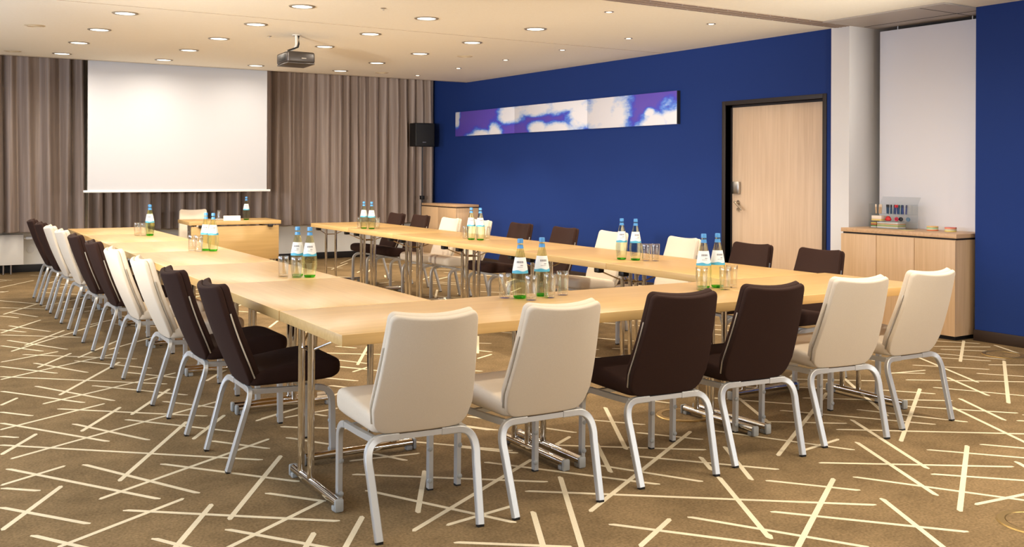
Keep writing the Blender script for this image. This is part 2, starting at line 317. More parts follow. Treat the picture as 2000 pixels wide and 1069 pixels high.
# niche for the parked sliding wall: white column, side, back, sliding panel, soffit
mb = MB(); mb.box(XW-.02, 8.6, 6.17, 6.38, 0, ZC+.04); struct('wall_niche_column', mb, M['white_wall'], 0)
mb = MB(); mb.box(8.35, 8.6, 4.91, 6.17, 0, ZC+.04); struct('wall_niche_back', mb, M['grey_panel'], 0)
mb = MB(); mb.box(7.945, 8.01, 4.915, 6.075, .03, 2.715, 0, .004); pn = mb.build('sliding_wall_panel', M['white_panel'])
tag(pn, 'tall white sliding wall panel hanging behind the cabinet with markers', 'wall panel')
b_ = MB(); 
for y in (5.15, 5.9): b_.cyl((7.975, y, 2.71), .008, .05, 8)
b_.build('hanger', M['steel'], pn)
mb = MB(); mb.box(7.22, 8.35, 4.91, 6.13, ZC-.012, ZC-.001); mb.box(7.75, 7.757, 4.95, 6.1, ZC-.014, ZC-.012, 1); mb.box(7.25, 8.3, 5.15, 5.156, ZC-.014, ZC-.012, 1)
struct('trim_4', mb, [M['grey_panel'], M['dark_gap']], 0)
mb = MB(); mb.box(-3.2, 8.6, YB, 15.05, 0, 3.1); struct('wall_back', mb, M['lower_wall'], 0)
mb = MB(); mb.box(-3.0, XW, YB-.02, YB, 0, .10, 0, .003); struct('baseboard_back', mb, M['back_base'])
# left wall with a run of windows (outside the frame, they let cool daylight in), and the wall behind the camera
mb = MB(); XL = -2.6
mb.box(XL-.2, XL, -3.2, 15.0, 0, .9); mb.box(XL-.2, XL, -3.2, 15.0, 2.4, 3.1); mb.box(XL-.2, XL, -3.2, 1.5, .9, 2.4); mb.box(XL-.2, XL, 11.5, 15.0, .9, 2.4)
struct('wall_left', mb, M['white_wall'], 0)
mb = MB(); mb.box(-3.2, 8.6, -3.2, -3.0, 0, 3.1); struct('wall_front', mb, M['white_wall'], 0)

# ------------------------------------------------------------------ door
mb = MB(); fw = .045
mb.box(XW-.012, XW+.16, DY1-.0, DY1+fw, 0, DZ+fw, 0, .002); mb.box(XW-.012, XW+.16, DY0-fw, DY0, 0, DZ+fw, 0, .002); mb.box(XW-.012, XW+.16, DY0, DY1, DZ, DZ+fw, 0, .002)
mb.box(XW+.075, XW+.16, DY1-.022, DY1, 0, DZ); mb.box(XW+.075, XW+.16, DY0, DY0+.022, 0, DZ); mb.box(XW+.075, XW+.16, DY0, DY1, DZ-.022, DZ)
dr = struct('door_1', mb, M['frame_dark'])
mb = MB(); mb.box(XW+.082, XW+.125, DY0+.02, DY1-.02, .008, DZ-.02, 0, .002); lf = mb.build('door_leaf', M['door_wood'], dr)
lx = XW+.082
mb = MB(); mb.box(lx-.035, lx, 7.655, 7.765, 1.155, 1.285, 0, .008); lk = mb.build('electronic_lock', M['steel'], dr); lk['label'] = 'brushed metal lock box'
mb = MB(); mb.cyl((lx-.01, 7.685, 1.06), .026, .011, 20, axis='x'); mb.tube([(lx-.01, 7.685, 1.06), (lx-.05, 7.685, 1.06)], .009); mb.tube([(lx-.050, 7.70, 1.072), (lx-.055, 7.585, .985)], .0105)
mb.build('door_handle', M['chrome'], dr)
mb = MB(); mb.cyl((lx-.01, 7.685, .985), .022, .011, 20, axis='x'); mb.cyl((lx-.014, 7.685, .985), .009, .006, 12, axis='x'); mb.build('key_rosette', M['chrome'], dr)

# ------------------------------------------------------------------ sky artwork in three joined canvases
m, nt, b = newmat('sky_canvas'); M['sky'] = m
N = nt.nodes; L = nt.links; ge = N.new('ShaderNodeNewGeometry'); sp = N.new('ShaderNodeSeparateXYZ'); L.new(ge.outputs['Position'], sp.inputs[0])
no = N.new('ShaderNodeTexNoise'); no.inputs['Scale'].default_value = 2.6; no.inputs['Detail'].default_value = 9; no.inputs['Roughness'].default_value = .62
mp = N.new('ShaderNodeMapping'); mp.inputs['Scale'].default_value = (1, 1, 2.4); L.new(ge.outputs['Position'], mp.inputs['Vector']); L.new(mp.outputs[0], no.inputs['Vector'])
acc = None
for (cy, cz, ry, rz) in ((13.62, 2.22, .10, .16), (12.95, 1.93, .42, .12), (12.5, 1.95, .22, .17), (12.05, 2.2, .42, .15), (11.4, 2.26, .8, .12), (10.75, 2.26, .55, .13), (10.38, 2.15, .35, .30),
                         (11.35, 1.97, .26, .13), (10.9, 1.95, .5, .11), (9.9, 2.15, .46, .5), (9.6, 2.1, .3, .3), (8.58, 2.0, .3, .2), (8.9, 1.95, .36, .16), (9.0, 2.08, .12, .06)):
    dy = math_(nt, 'DIVIDE', math_(nt, 'SUBTRACT', sp.outputs[1], cy), ry); dz = math_(nt, 'DIVIDE', math_(nt, 'SUBTRACT', sp.outputs[2], cz), rz)
    dd = math_(nt, 'SQRT', math_(nt, 'ADD', math_(nt, 'MULTIPLY', dy, dy), math_(nt, 'MULTIPLY', dz, dz)))
    f = math_(nt, 'SUBTRACT', 1.25, dd); acc = f if acc is None else math_(nt, 'MAXIMUM', acc, f)
tot = math_(nt, 'ADD', math_(nt, 'MULTIPLY', acc, .8), math_(nt, 'MULTIPLY', math_(nt, 'SUBTRACT', no.outputs['Fac'], .5), 1.3))
cr = N.new('ShaderNodeValToRGB'); L.new(tot, cr.inputs[0]); e = cr.color_ramp.elements
e[0].position = -.0; e[0].color = S((100, 80, 190)); e[1].position = .62; e[1].color = S((240, 240, 246))
for p_, c_ in ((.14, (74, 78, 206)), (.27, (92, 140, 234)), (.42, (196, 214, 246))): x_ = e.new(p_); x_.color = S(c_)
L.new(cr.outputs[0], b.inputs['Base Color']); b.inputs['Roughness'].default_value = .35
art = empty('sky_canvas_artwork', (XW, 11.1, 1.93)); tag(art, 'long wide sky and cloud picture mounted high on the blue wall', 'artwork')
for y0, y1 in ((8.53, 10.22), (10.225, 11.95), (11.955, 13.68)):
    mb = MB(); mb.box(-.045, -.0003, y0-11.1, y1-11.1, 0, .378, 0, .002); mb.build('canvas_panel', M['sky'], art)
mb = MB(); mb.box(-.043, -.002, 8.518-11.1, 8.5295-11.1, 0, .378); mb.build('canvas_edge', M['black_plastic'], art)

# ------------------------------------------------------------------ cabinets
def cabinet(name, x0, x1, y0, y1, ztop, nd, label):
    t = empty(name, (x0, y0, 0)); tag(t, label, 'cabinet', None); W = x1-x0; D = y1-y0
    mb = MB(); mb.box(.012, W, .01, D-.01, .035, ztop-.05, 0, .002); mb.build('body', M['cab_wood'], t)
    mb = MB(); mb.box(.04, W-.02, .03, D-.03, 0, .036); mb.build('plinth', M['black_plastic'], t)
    mb = MB(); mb.box(.015, W, .015, D-.015, ztop-.0505, ztop-.0345); mb.build('shadow_gap', M['dark_gap'], t)
    mb = MB(); mb.box(0, W, 0, D, ztop-.035, ztop, 0, .002); mb.build('top', M['cab_top'], t)
    for k in range(nd):
        a = .004+k*(D-.008)/nd; c = .004+(k+1)*(D-.008)/nd
        mb = MB(); mb.box(-.006, .0125, a+.0025, c-.0025, .037, ztop-.052, 0, .0015); mb.build('door', M['cab_wood'], t)
    return t
cabinet('storage_cabinet', 7.46, 7.94, 4.955, 6.12, .88, 3, 'light wood three door cabinet in front of the white niche panel')
cabinet('low_cabinet', 7.245, 7.64, 13.0, 14.12, .88, 2, 'light wood cabinet in the far corner against the blue wall')

# ------------------------------------------------------------------ curtains
def curtain(name, x0, x1, label, seed):
    rnd = random.Random(seed); n = int((x1-x0)/.0125); xs = [x0+(x1-x0)*i/n for i in range(n+1)]; ph = []; p = rnd.uniform(0, 6); per = .21; nxt = 0
    amp = .05
    for i in range(n+1):
        if i >= nxt: per = rnd.choice([rnd.uniform(.11, .16), rnd.uniform(.16, .27)]); amp = rnd.uniform(.05, .10); nxt = i+int(per/.0125)
        p += 2*PI*.0125/per; ph.append((p, amp))
    zs = [.56, .575, .62, .8, 1.1, 1.4, 1.7, 2.0, 2.3, 2.6, 2.8, 2.95, 3.0]; vs = []; m_ = len(zs)
    ams = [sum(a[1] for a in ph[max(0, i-6):i+7])/len(ph[max(0, i-6):i+7]) for i in range(n+1)]
    for i, x in enumerate(xs):
        for z in zs:
            t = (z-.56)/2.44; k = ams[i]*(1-.35*t); a = ph[i][0]+.22*math.sin(1.1*z+i*.013)
            y = 14.39 + k*(math.sin(a)+.25*math.sin(2.3*a+z)) + .006*math.sin(13*x+4*z); vs.append((x+.004*math.sin(1.7*z+x*5), y, z))
    fs = [(i*m_+j, (i+1)*m_+j, (i+1)*m_+j+1, i*m_+j+1) for i in range(n) for j in range(m_-1)]
    mb = MB(); mb.add(vs, fs); o = mb.build(name, M['curtain'], None, 80)
    so = o.modifiers.new('thick', 'SOLIDIFY'); so.thickness = .004
    return tag(o, label, 'curtain', 'long brown curtains on the far wall')
curtain('curtain', -2.55, 2.3, 'brown grey pleated curtain left of the projection screen', 3)
curtain('curtain', 2.33, 4.72, 'brown grey pleated curtain hanging behind the projection screen', 5)
curtain('curtain', 4.75, 7.6, 'brown grey pleated curtain between the projection screen and the blue wall', 8)

# ------------------------------------------------------------------ projection screen
t = empty('projection_screen', (3.35, 13.5, 1.1)); tag(t, 'large white roll-down projection screen in front of the curtains', 'projection screen')
mb = MB(); mb.box(-1.155, 1.165, -.002, .002, .015, 1.72); mb.build('fabric', M['screen'], t, 0)
mb = MB(); mb.box(-1.205, 1.215, -.016, .016, -.008, .022, 0, .006); mb.build('weight_bar', M['white_plastic'], t)
mb = MB(); mb.box(-1.22, 1.23, -.04, .08, 1.72, 1.84, 0, .01); mb.box(-1.0, -.94, 0, .04, 1.83, 1.95); mb.box(.94, 1.0, 0, .04, 1.83, 1.95); mb.build('roller_case', M['white_plastic'], t)

# ------------------------------------------------------------------ radiator, thermostat, outlet on the lower back wall
t = empty('radiator', (.2, 14.6, 0)); tag(t, 'flat white radiator under the curtain at the left', 'radiator')
mb = MB(); mb.box(-1.1, 1.385, -.05, .05, .125, .525, 0, .006); mb.build('panel', M['radiator'], t)
mb = MB(); 
for x in (1.15, 1.24): mb.tube([(x, 0, 0), (x, 0, .13)], .012)
mb.build('pipe', M['steel'], t)
mb = MB(); mb.cyl((1.42, 0, .47), .022, .07, 16, axis='x'); mb.tube([(1.385, 0, .47), (1.42, 0, .47)], .012); mb.build('valve', M['white_plastic'], t)
mb = MB(); mb.cyl((1.70, YB-.014, .30), .045, .014, 24, axis='y'); mb.cyl((1.70, YB-.02, .30), .028, .007, 20, axis='y'); tag(mb.build('wall_socket', M['white_plastic']), 'round white wall socket beside the radiator', 'socket')

# ------------------------------------------------------------------ ceiling fixtures
def area(loc, size, power, col, shape='DISK', rot=(0, 0, 0), sy=None, spread=None, parent=None):
    l = bpy.data.lights.new('light', 'AREA'); l.shape = shape; l.size = size; l.energy = power; l.color = col
    if sy: l.size_y = sy
    if spread: l.spread = R(spread)
    o = bpy.data.objects.new('light', l); o.location = loc; o.rotation_euler = rot; C.objects.link(o)
    if parent: o.parent = parent
    return o
WARM = (1.0, .90, .77)
ring = MB(); ring.lathe([(.084, .0), (.086, -.007), (.106, -.006), (.111, 0), (.1, .003)], 32)
ring_me = ring.mesh('trim_ring', M['trim_grey'])
ln = MB(); ln.cyl((0, 0, -.003), .084, .004, 32); lens_me = ln.mesh('lens', M['lamp'])
dl = []
XS = (1.80, 2.97, 4.14, 5.32); YS = (7.99, 9.21, 10.43, 11.63, 12.83)
ordx = ('first', 'second', 'third', 'fourth'); ordy = ('first', 'second', 'third', 'fourth', 'fifth')
def downlight(x, y, label, pw):
    t = empty('ceiling_light', (x, y, ZC)); tag(t, label, 'ceiling light', 'round ceiling downlights')
    for me in (ring_me, lens_me):
        o = bpy.data.objects.new(me.name, me); C.objects.link(o); o.parent = t
    area((0, 0, -.012), .17, pw*{1.80: 1.5, 2.97: 1.2, 4.14: .85, 5.32: .75}[x], WARM, parent=t, spread=165)
for i, x in enumerate(XS):
    for j, y in enumerate(YS):
        if (i == 0 and j == 0) or (i == 2 and j == 3): continue
        downlight(x, y, 'round lit downlight, %s row from the left, %s beyond the ceiling seam' % (ordx[i], ('', 'first', 'second', 'third', 'fourth')[j]) if j else
                  'round lit downlight before the ceiling seam, %s row from the left' % ordx[i], PW)
for x in XS:                                                        # the same lamps continue over the front of the room
    for y in (-1.2, 0.2, 1.5, 2.8, 4.1, 5.4): area((x, y, ZC-.015), .17, PW*FRONT*{1.80: .4, 2.97: .65, 4.14: 1.1, 5.32: 1.8}[x], WARM, spread=165)
area((1.8, 7.99, ZC-.015), .17, PW*.6, WARM, spread=165)
sring = MB(); sring.lathe([(.024, .0), (.026, -.004), (.04, -.003), (.043, 0)], 24); sring_me = sring.mesh('trim_ring', M['steel'])
sl = MB(); sl.cyl((0, 0, -.004), .024, .003, 20); sl_me = sl.mesh('lamp', M['spot'])
spots = [(6.49, y) for y in (6.81, 8.02, 9.2, 10.41, 11.6, 12.8)]+[(5.28, 6.79)]
for k, (x, y) in enumerate(spots):
    t = empty('ceiling_spotlight', (x, y, ZC))
    tag(t, 'small halogen ceiling spotlight near the blue wall, %s from the track' % ('first', 'second', 'third', 'fourth', 'fifth', 'sixth')[k] if k < 6 else
        'small halogen ceiling spotlight beside the track, farthest from the blue wall', 'spotlight', 'small ceiling spotlights')
    for me in (sring_me, sl_me):
        o = bpy.data.objects.new(me.name, me); C.objects.link(o); o.parent = t
    l = bpy.data.lights.new('light', 'SPOT'); l.energy = SPW*(2.2 if y > 11 else 1); l.spot_size = R(95); l.spot_blend = .7; l.color = (1, .86, .68); l.shadow_soft_size = .03
    o = bpy.data.objects.new('light', l); C.objects.link(o); o.parent = t; o.location = (0, 0, -.02)
# round vents and a sprinkler
vent = MB(); vent.lathe([(0, -.004), (.05, -.006), (.085, -.005), (.095, 0)], 28)
for k in range(3): vent.lathe([(.025+k*.02, -.0055), (.03+k*.02, -.0085), (.035+k*.02, -.0055)], 28)
vm = plain('vent_paint', (205, 190, 160), .7); vme = vent.mesh('ceiling_vent', vm)
for x, y, lb in ((1.23, 10.49, 'round ceiling vent nearest the left edge, nearer of two'), (1.28, 12.9, 'round ceiling vent above the left curtain'), (5.89, 10.37, 'round ceiling vent between downlights and blue wall, nearer one'), (5.91, 12.75, 'round ceiling vent above the right curtain')):
    o = bpy.data.objects.new('ceiling_vent', vme); C.objects.link(o); o.location = (x, y, ZC); tag(o, lb, 'vent', 'round ceiling vents')
mb = MB(); mb.lathe([(0, -.018), (.008, -.018), (.008, -.014), (.004, -.012), (.004, -.006), (.022, -.003), (.024, 0)], 20)
for x, y, lb in ((3.58, 7.7, 'small sprinkler head in the ceiling nearest the camera'), (3.35, 9.95, 'small sprinkler head beside the projector mount')):
    o = mb.build('sprinkler', M['steel']); o.location = (x, y, ZC); tag(o, lb, 'sprinkler')

# ------------------------------------------------------------------ projector
t = empty('projector', (3.55, 9.72, 2.45)); tag(t, 'dark grey projector hanging under the ceiling on a bracket', 'projector')
t.rotation_euler = (R(-3), 0, R(4))
mb = MB(); mb.box(-.15, .15, -.14, .14, .01, .125, 0, .022, 3); mb.build('body', M['proj_dark'], t)
mb = MB(); mb.box(-.145, .145, -.136, .136, 0, .012, 0, .003); mb.build('base_plate', M['proj_dark'], t)
mb = MB(); mb.box(-.153, -.14, -.09, .07, .035, .1, 0, .004); mb.build('rear_vent', M['black_plastic'], t)
mb = MB(); mb.cyl((.07, .135, .06), .035, .03, 24, axis='y'); mb.build('lens', M['lens'], t)
mb = MB(); mb.box(.0, .05, -.1425, -.1405, .052, .06); mb.build('badge', M['steel'], t)
mb = MB(); mb.tube([(.0, -.02, .315), (.0, -.02, .21)], .013); mb.tube([(.0, -.02, .21), (-.02, -.02, .17), (-.11, -.02, .125)], .013); mb.cyl((0, -.02, .302), .04, .012, 20); mb.build('mount', M['proj_grey'], t)
mb = MB(); mb.tube([(.022, -.03, .30), (.022, -.03, .22), (.012, -.03, .185), (-.1, -.03, .14)], .009); mb.build('cable', M['black_plastic'], t)

# ------------------------------------------------------------------ loudspeaker on stand
sx, sy_ = 7.31, 14.235
t = empty('loudspeaker', (sx-.04, sy_-.07, 1.775)); tag(t, 'black loudspeaker on a pole stand before the curtain corner', 'loudspeaker')
mb = MB(); mb.box(-.17, .17, -.11, .11, 0, .37, 0, .012, 3); mb.build('cabinet', M['speaker'], t)
mb = MB(); mb.box(-.155, .155, -.117, -.108, .03, .355, 0, .006); mb.build('grille', plain('grille_black', (24, 24, 26), .8), t)
mb = MB(); mb.box(-.05, .01, -.119, -.1165, .06, .072); mb.build('badge', M['steel'], t)
t = empty('speaker_stand', (sx, sy_, 0)); tag(t, 'thin black pole stand carrying the loudspeaker behind the far cabinet', 'speaker stand')
mb = MB(); mb.tube([(0, 0, .02), (0, 0, .95)], .016); mb.tube([(0, 0, .95), (0, 0, 1.774)], .011); mb.build('pole', M['black_plastic'], t)
mb = MB(); mb.box(-.03, .03, -.03, .03, .93, .99, 0, .006); mb.tube([(-.02, -.02, .96), (-.055, -.03, .99)], .007); mb.build('clamp', M['black_plastic'], t)
mb = MB(); mb.cyl((0, 0, 0), .09, .02, 24); mb.build('base', M['black_plastic'], t)

# ------------------------------------------------------------------ floor boxes
fb = MB(); fb.lathe([(.12, .0), (.124, .005), (.15, .005), (.155, 0)], 40)
for x, y, lb in ((3.85, 4.25, 'round floor socket ring in the carpet under the front row of tables'), (7.22, 4.40, 'round floor socket ring near the wall right of the cabinet'), (3.86, 2.20, 'round brass floor socket ring in the bottom right corner')):
    o = fb.build('floor_socket', M['brass']); o.location = (x, y, .001); tag(o, lb, 'floor socket')
mb = MB(); mb.lathe([(0, .005), (.1, .006), (.119, .004), (.12, 0)], 40); o = mb.build('lid', M['carpet']); o.location = (0, 0, 0)
o.parent = bpy.data.objects['floor_socket']
for nm in ('floor_socket.001', 'floor_socket.002'):
    c = o.copy(); C.objects.link(c); c.parent = bpy.data.objects[nm]

# ------------------------------------------------------------------ tables
TA = -.0234; TO = Vector((1.516, 3.631, 0)); TH = .74; TT = .046; TW_ = .78
cs, sn = math.cos(TA), math.sin(TA)
def T(u, v, z=0): return Vector((TO.x+u*cs-v*sn, TO.y+u*sn+v*cs, z))
def leg_frame_parts(parent, x, sgn, W, side):
    """x: position along the table, sgn: +1 when the table centre lies at larger x; side=+1: posts nearer the far (y+) edge"""
    def Y(d): return (d-W/2)*side
    mb = MB(); mb.tube([(x, Y(.145), .036), (x, Y(.69), .036)], .0185, 16); f = mb.build('foot_bar', M['chrome'], parent)
    for d in (.128, .695):
        mb = MB(); mb.box(x-.0195, x+.0195, min(Y(d), Y(d+.018)), max(Y(d), Y(d+.018)), .001, .0545, 0, .008); mb.build('end_cap', M['clear_plastic'], f)
    for d in (.148, .66):
        mb = MB(); mb.box(x-.018, x+.018, min(Y(d), Y(d+.03)), max(Y(d), Y(d+.03)), .001, .022, 0, .004); mb.build('foot_pad', M['clear_plastic'], f)
    for d in (.47, .595):
        mb = MB(); mb.tube([(x, Y(d), .05), (x, Y(d), TH-TT-.002)], .0155, 16); l = mb.build('leg', M['chrome'], parent)
        mb = MB(); mb.tube([(x, Y(d), .602), (x+.10*sgn, Y(.532+(d-.532)*3.2), TH-TT-.02)], .005, 8); mb.build('brace', M['chrome'], l)
    mb = MB(); mb.tube([(x, Y(.47), .60), (x, Y(.595), .60)], .006, 8); mb.build('cross_rod', M['chrome'], parent)
    for d in (.30, .73):
        mb = MB(); mb.box(x+.10*sgn-.03, x+.10*sgn+.03, min(Y(d-.026), Y(d+.026)), max(Y(d-.026), Y(d+.026)), TH-TT-.036, TH-TT-.001, 0, .008); mb.build('bracket', M['black_plastic'], parent)
def table(Lt, W, side, label, group, tilt=0, name='conference_table'):
    t = empty(name); tag(t, label, 'table', group)
    mb = MB(); mb.box(-Lt/2+.0015, Lt/2-.0015, -W/2, W/2, TH-TT, TH, 0, .0025, 2)
    mb.mi = [1 if max(mb.v[i][2] for i in f) < TH-.0001 or len(set(round(mb.v[i][2], 4) for i in f)) > 1 else 0 for f in mb.f]
    mb.build('tabletop', [M['table_wood'], M['table_edge_lit']], t)
    leg_frame_parts(t, -Lt/2+.045, 1, W, side); leg_frame_parts(t, Lt/2-.045, -1, W, side)
    return t
ords = ['first', 'second', 'third', 'fourth', 'fifth', 'sixth', 'seventh', 'eighth', 'ninth', 'tenth']
G1 = 'beech folding tables of the U-shaped conference layout'
LF = 3.585/3; LC = 1.215
pf = table(LF, .775, 1, 'x', G1)
for k in range(3):
    o = pf if k == 0 else copy_tree(pf)
    o.location = T(LF*(k+.5), .775/2); o.rotation_euler = (0, 0, TA)
    o['label'] = ('beech table forming the near left corner of the table ring', 'middle beech table of the near row with two bottles and four glasses', 'beech table forming the near right corner of the table ring')[k]
# left column: long axis along v, users' (outer) side at small u
pl = table(LC, .775, 1, 'x', G1)
pl_first = True
for k in range(6):
    for col in (0, 1):
        if k == 0 and col == 0: o = pl
        else: o = copy_tree(pl)
        if col == 0:
            o.location = T(.775/2, .78+LC*(k+.5)); o.rotation_euler = (0, 0, TA-PI/2)      # local +y -> +u ... inner side
            o['label'] = 'beech table in the left row, %s behind the near left corner table' % ords[k]
        else:
            o.location = T(2.735+.795/2, .78+LC*(k+.5)); o.rotation_euler = (0, 0, TA+PI/2)
            o['label'] = 'beech table in the right row, %s behind the near right corner table' % ords[k]
# presenter's table with modesty panel
pt = table(1.16, .72, -1, 'beech presenter table with front panel under the projection screen', None, name='presenter_table')
pt.location = (3.82, 12.90, 0); pt.rotation_euler = (0, 0, -.055)
mb = MB(); mb.box(-.55, .555, -.34, -.322, .24, .675, 0, .002); mb.build('modesty_panel', M['table_edge_lit'], pt)

# ------------------------------------------------------------------ chairs
def zfun(c):       # backrest centre line: height above bottom -> (y, z)
    z = .392+c; t = c/.47
    return (-.128-.185*t-.012*math.sin(PI*t)), z
BO = rrect(-.2, .2, -.235, .235, (.05, .05, .028, .028), 6)
LV = [(1.0, .5), (.994, .8), (.982, .96), (.965, 1.0), (.88, 1.0), (.7, 1.0), (.5, 1.0), (.25, 1.0)]
def back_fn(off, lum=0):
    def fn(a, b_, h):
        c = b_+.235; t = c/.47; w = 1.035-.16*max(0, (t-.22))/.78-.10*max(0, .22-t)/.22
        x = a*w; y, z = zfun(c); u = a/.2
        z += .016*u*u*t*t                                 # raised corners
        y += .040*u*u*(.4+.6*t)                        # wraps forward at the sides
        n = Vector((0, .93, .37))
        extra = lum*math.exp(-((c-.16)/.11)**2)*max(0, 1-u**4)*(1 if h > 0 else 0)
        return Vector((x, y, z)) + n*(off+h+extra)
    return fn
def add_seat(mb):
    o = rrect(-.208, .208, -.225, .225, (.04, .04, .055, .055), 6)
    LS = [(1.0, -.35), (1.0, .35), (.988, .74), (.955, .95), (.9, 1.0), (.7, 1.02), (.45, 1.03), (.2, 1.03)]
    def fn(a, b_, h):
        y = b_+.075; q = (b_+.225)/.45
        x = a*(.93+.10*q)
        f = min(1, max(0, (b_-.07)/.155)); top = .452+.05*min(1, q*1.15)-.022*f*f; bot = .387+.004*q+.020*f*f*f
        z = (top+bot)/2+(h/.05)*(top-bot)/2
        return Vector((x, y, z))
    n = len(o); vs = []; fs = []
    # top surface
    lv = [(1.0, .5), (.992, .6), (.972, .84), (.935, .98), (.88, 1.02), (.7, 1.04), (.45, 1.05), (.2, 1.05)]
    mb.pillow(o, [(1.0, .25)]+lv[1:], .10, fn)
PR = [(.0148, .009), (.0115, .0118), (-.0115, .0118), (-.0148, .009), (-.0148, -.009), (-.0115, -.0118), (.0115, -.0118), (.0148, -.009)]
def arc(p0, p1, p2, n=6):   # quadratic bend
    p0, p1, p2 = map(Vector, (p0, p1, p2)); return [p0*(1-t)**2+p1*2*t*(1-t)+p2*t*t for t in [i/n for i in range(n+1)]]
def mk_meshes(mat, key):
    d = {}
    mb = MB(); mb.pillow(BO, LV, .026, back_fn(-.0135)); d['back_shell'] = mb.mesh('back_shell', mat, 60)
    mb = MB(); mb.pillow([(a*.985, b_*.99) for a, b_ in BO], LV, .034, back_fn(.0165, .022)); d['back_cushion'] = mb.mesh('back_cushion', mat, 60)
    mb = MB(); add_seat(mb); d['seat'] = mb.mesh('seat', mat, 60)
    return d
fnm = back_fn(.001)
strips = []
for sg in (1, -1):
    mb = MB(); pts = [fnm(sg*.2015, -.235+.035+.305*i/10, 0) for i in range(11)]
    mb.sweep(pts, [(.0025, .0035), (-.0025, .0035), (-.0025, -.0035), (.0025, -.0035)], up=(0, 1, 0)); strips.append(mb.mesh('side_strip', M['strip'], 30))
    # orient: long strip on each flank
rear = []; front = []; caps = []; bumps = []
for sg in (1, -1):
    mb = MB(); path = [Vector((sg*.207, -.25, .008)), Vector((sg*.220, -.185, .245))] + arc((sg*.223, -.176, .28), (sg*.228, -.146, .376), (sg*.145, -.14, .3685), 10) + [Vector((sg*.09, -.137, .368))]
    mb.sweep(path, PR, up=(0, 1, 0)); rear.append(mb.mesh('leg', M['alu'], 40))
    mb = MB(); path = [Vector((sg*.203, .25, .008)), Vector((sg*.203, .247, .25))] + arc((sg*.203, .246, .28), (sg*.203, .244, .352), (sg*.2, .17, .357), 7)
    mb.sweep(path, PR, up=(1, 0, 0)); front.append(mb.mesh('leg', M['alu'], 40))
    mb = MB(); mb.box(sg*.207-.013, sg*.207+.013, -.26, -.24, 0, .009); caps.append(mb.mesh('foot_cap', M['black_plastic'], 0))
    mb = MB(); mb.box(sg*.203-.013, sg*.203+.013, .24, .26, 0, .009); caps.append(mb.mesh('foot_cap', M['black_plastic'], 0))
    for z in (.045, .185):
        mb = MB(); mb.lathe([(0, .009), (.005, .009), (.011, .006), (.013, 0)], 14)
        mb.v = [(v[0]+sg*.199, .2385-v[2], v[1]+z) for v in mb.v]; bumps.append(mb.mesh('bumper', M['clear_plastic'], 40))
fr = MB()
fr.sweep([(-.12, -.137, .368), (.12, -.137, .368)], [(.010, .011), (-.010, .011), (-.010, -.011), (.010, -.011)], up=(0, 0, 1))
for sg in (1, -1): fr.sweep([(sg*.2, .175, .357), (sg*.196, .0, .362), (sg*.188, -.135, .366)], [(.010, .0125), (-.010, .0125), (-.010, -.0125), (.010, -.0125)])
fr.sweep([(-.2, .12, .362), (.2, .12, .362)], [(.010, .010), (-.010, .010), (-.010, -.010), (.010, -.010)])
frame_me = fr.mesh('seat_frame', M['alu'], 40)
def make_chair(kind):
    ms = mk_meshes(M[kind], kind); t = empty('conference_chair')
    def ob(name, me, par=t):
        o = bpy.data.objects.new(name, me); C.objects.link(o); o.parent = par; return o
    ob('seat', ms['seat']); ob('back_shell', ms['back_shell']); ob('back_cushion', ms['back_cushion'])
    for s_ in strips: ob('side_strip', s_)
    for i in range(2):
        l = ob('leg', rear[i]); ob('foot_cap', caps[i*2], l); l = ob('leg', front[i]); ob('foot_cap', caps[i*2+1], l); ob('bumper', bumps[2*i], l); ob('bumper', bumps[2*i+1], l)
    ob('seat_frame', frame_me)
    return t
protos = {}
def chair(kind, x, y, rz, label, group):
    if kind not in protos: protos[kind] = t = make_chair(kind)
    else: t = copy_tree(protos[kind])
    t.location = (x, y, 0); t.scale = (1, 1, .975); t.rotation_euler = (0, 0, rz); tag(t, label, 'chair', group); return t
cn = {'cream': 'cream fabric', 'brown': 'dark brown fabric'}
K = 'cream brown'.split()
for k, (kd, x, y, h) in enumerate((('cream', 1.786, 3.60, 5), ('cream', 2.341, 3.57, 1), ('brown', 3.026, 3.59, 4.8), ('brown', 3.608, 3.60, 5.5), ('cream', 4.246, 3.60, 8), ('cream', 4.852, 3.635, 2))):
    chair(kd, x, y, -R(h), '%s chair with its back to us, %s from left along the near row' % (cn[kd], ords[k]), 'chairs along the near table row')
for k, (kd, y) in enumerate(zip(('brown', 'brown', 'cream', 'cream', 'brown', 'brown', 'cream', 'cream', 'brown', 'brown'), (4.72, 5.474, 6.252, 7.12, 7.89, 8.74, 9.50, 10.233, 10.91, 11.58))):
    rz = -PI/2-R((2.2, 1.0, 1.2, .5, 1, 0, 0, 1, 0, 2)[k])
    dx = (.255, .252, .25, .25, .25, .25, .25, .25, .25, .25)[k]
    chair(kd, 1.34+.004*k+dx, y, rz, '%s chair outside the left table row, %s from the near corner' % (cn[kd], ords[k]), 'chairs along the left table row')
for k, (kd, y, dx, h) in enumerate((('brown', 4.66, 0, 2), ('brown', 5.30, 0, 2), ('cream', 6.07, 0, -2), ('cream', 6.98, 0, 1), ('brown', 7.71, 0, 1), ('brown', 8.56, .05, 1), ('cream', 9.33, .03, 0), ('cream', 9.87, -.04, 3), ('brown', 10.74, .02, 1), ('brown', 11.36, 0, 1))):
    chair(kd, 5.225+dx, y, PI/2+R(h), '%s chair between right table row and blue wall, %s from the near corner' % (cn[kd], ords[k]), 'chairs along the right table row')
chair('cream', 3.53, 13.36, PI-.05, 'cream fabric chair behind the presenter table', None)

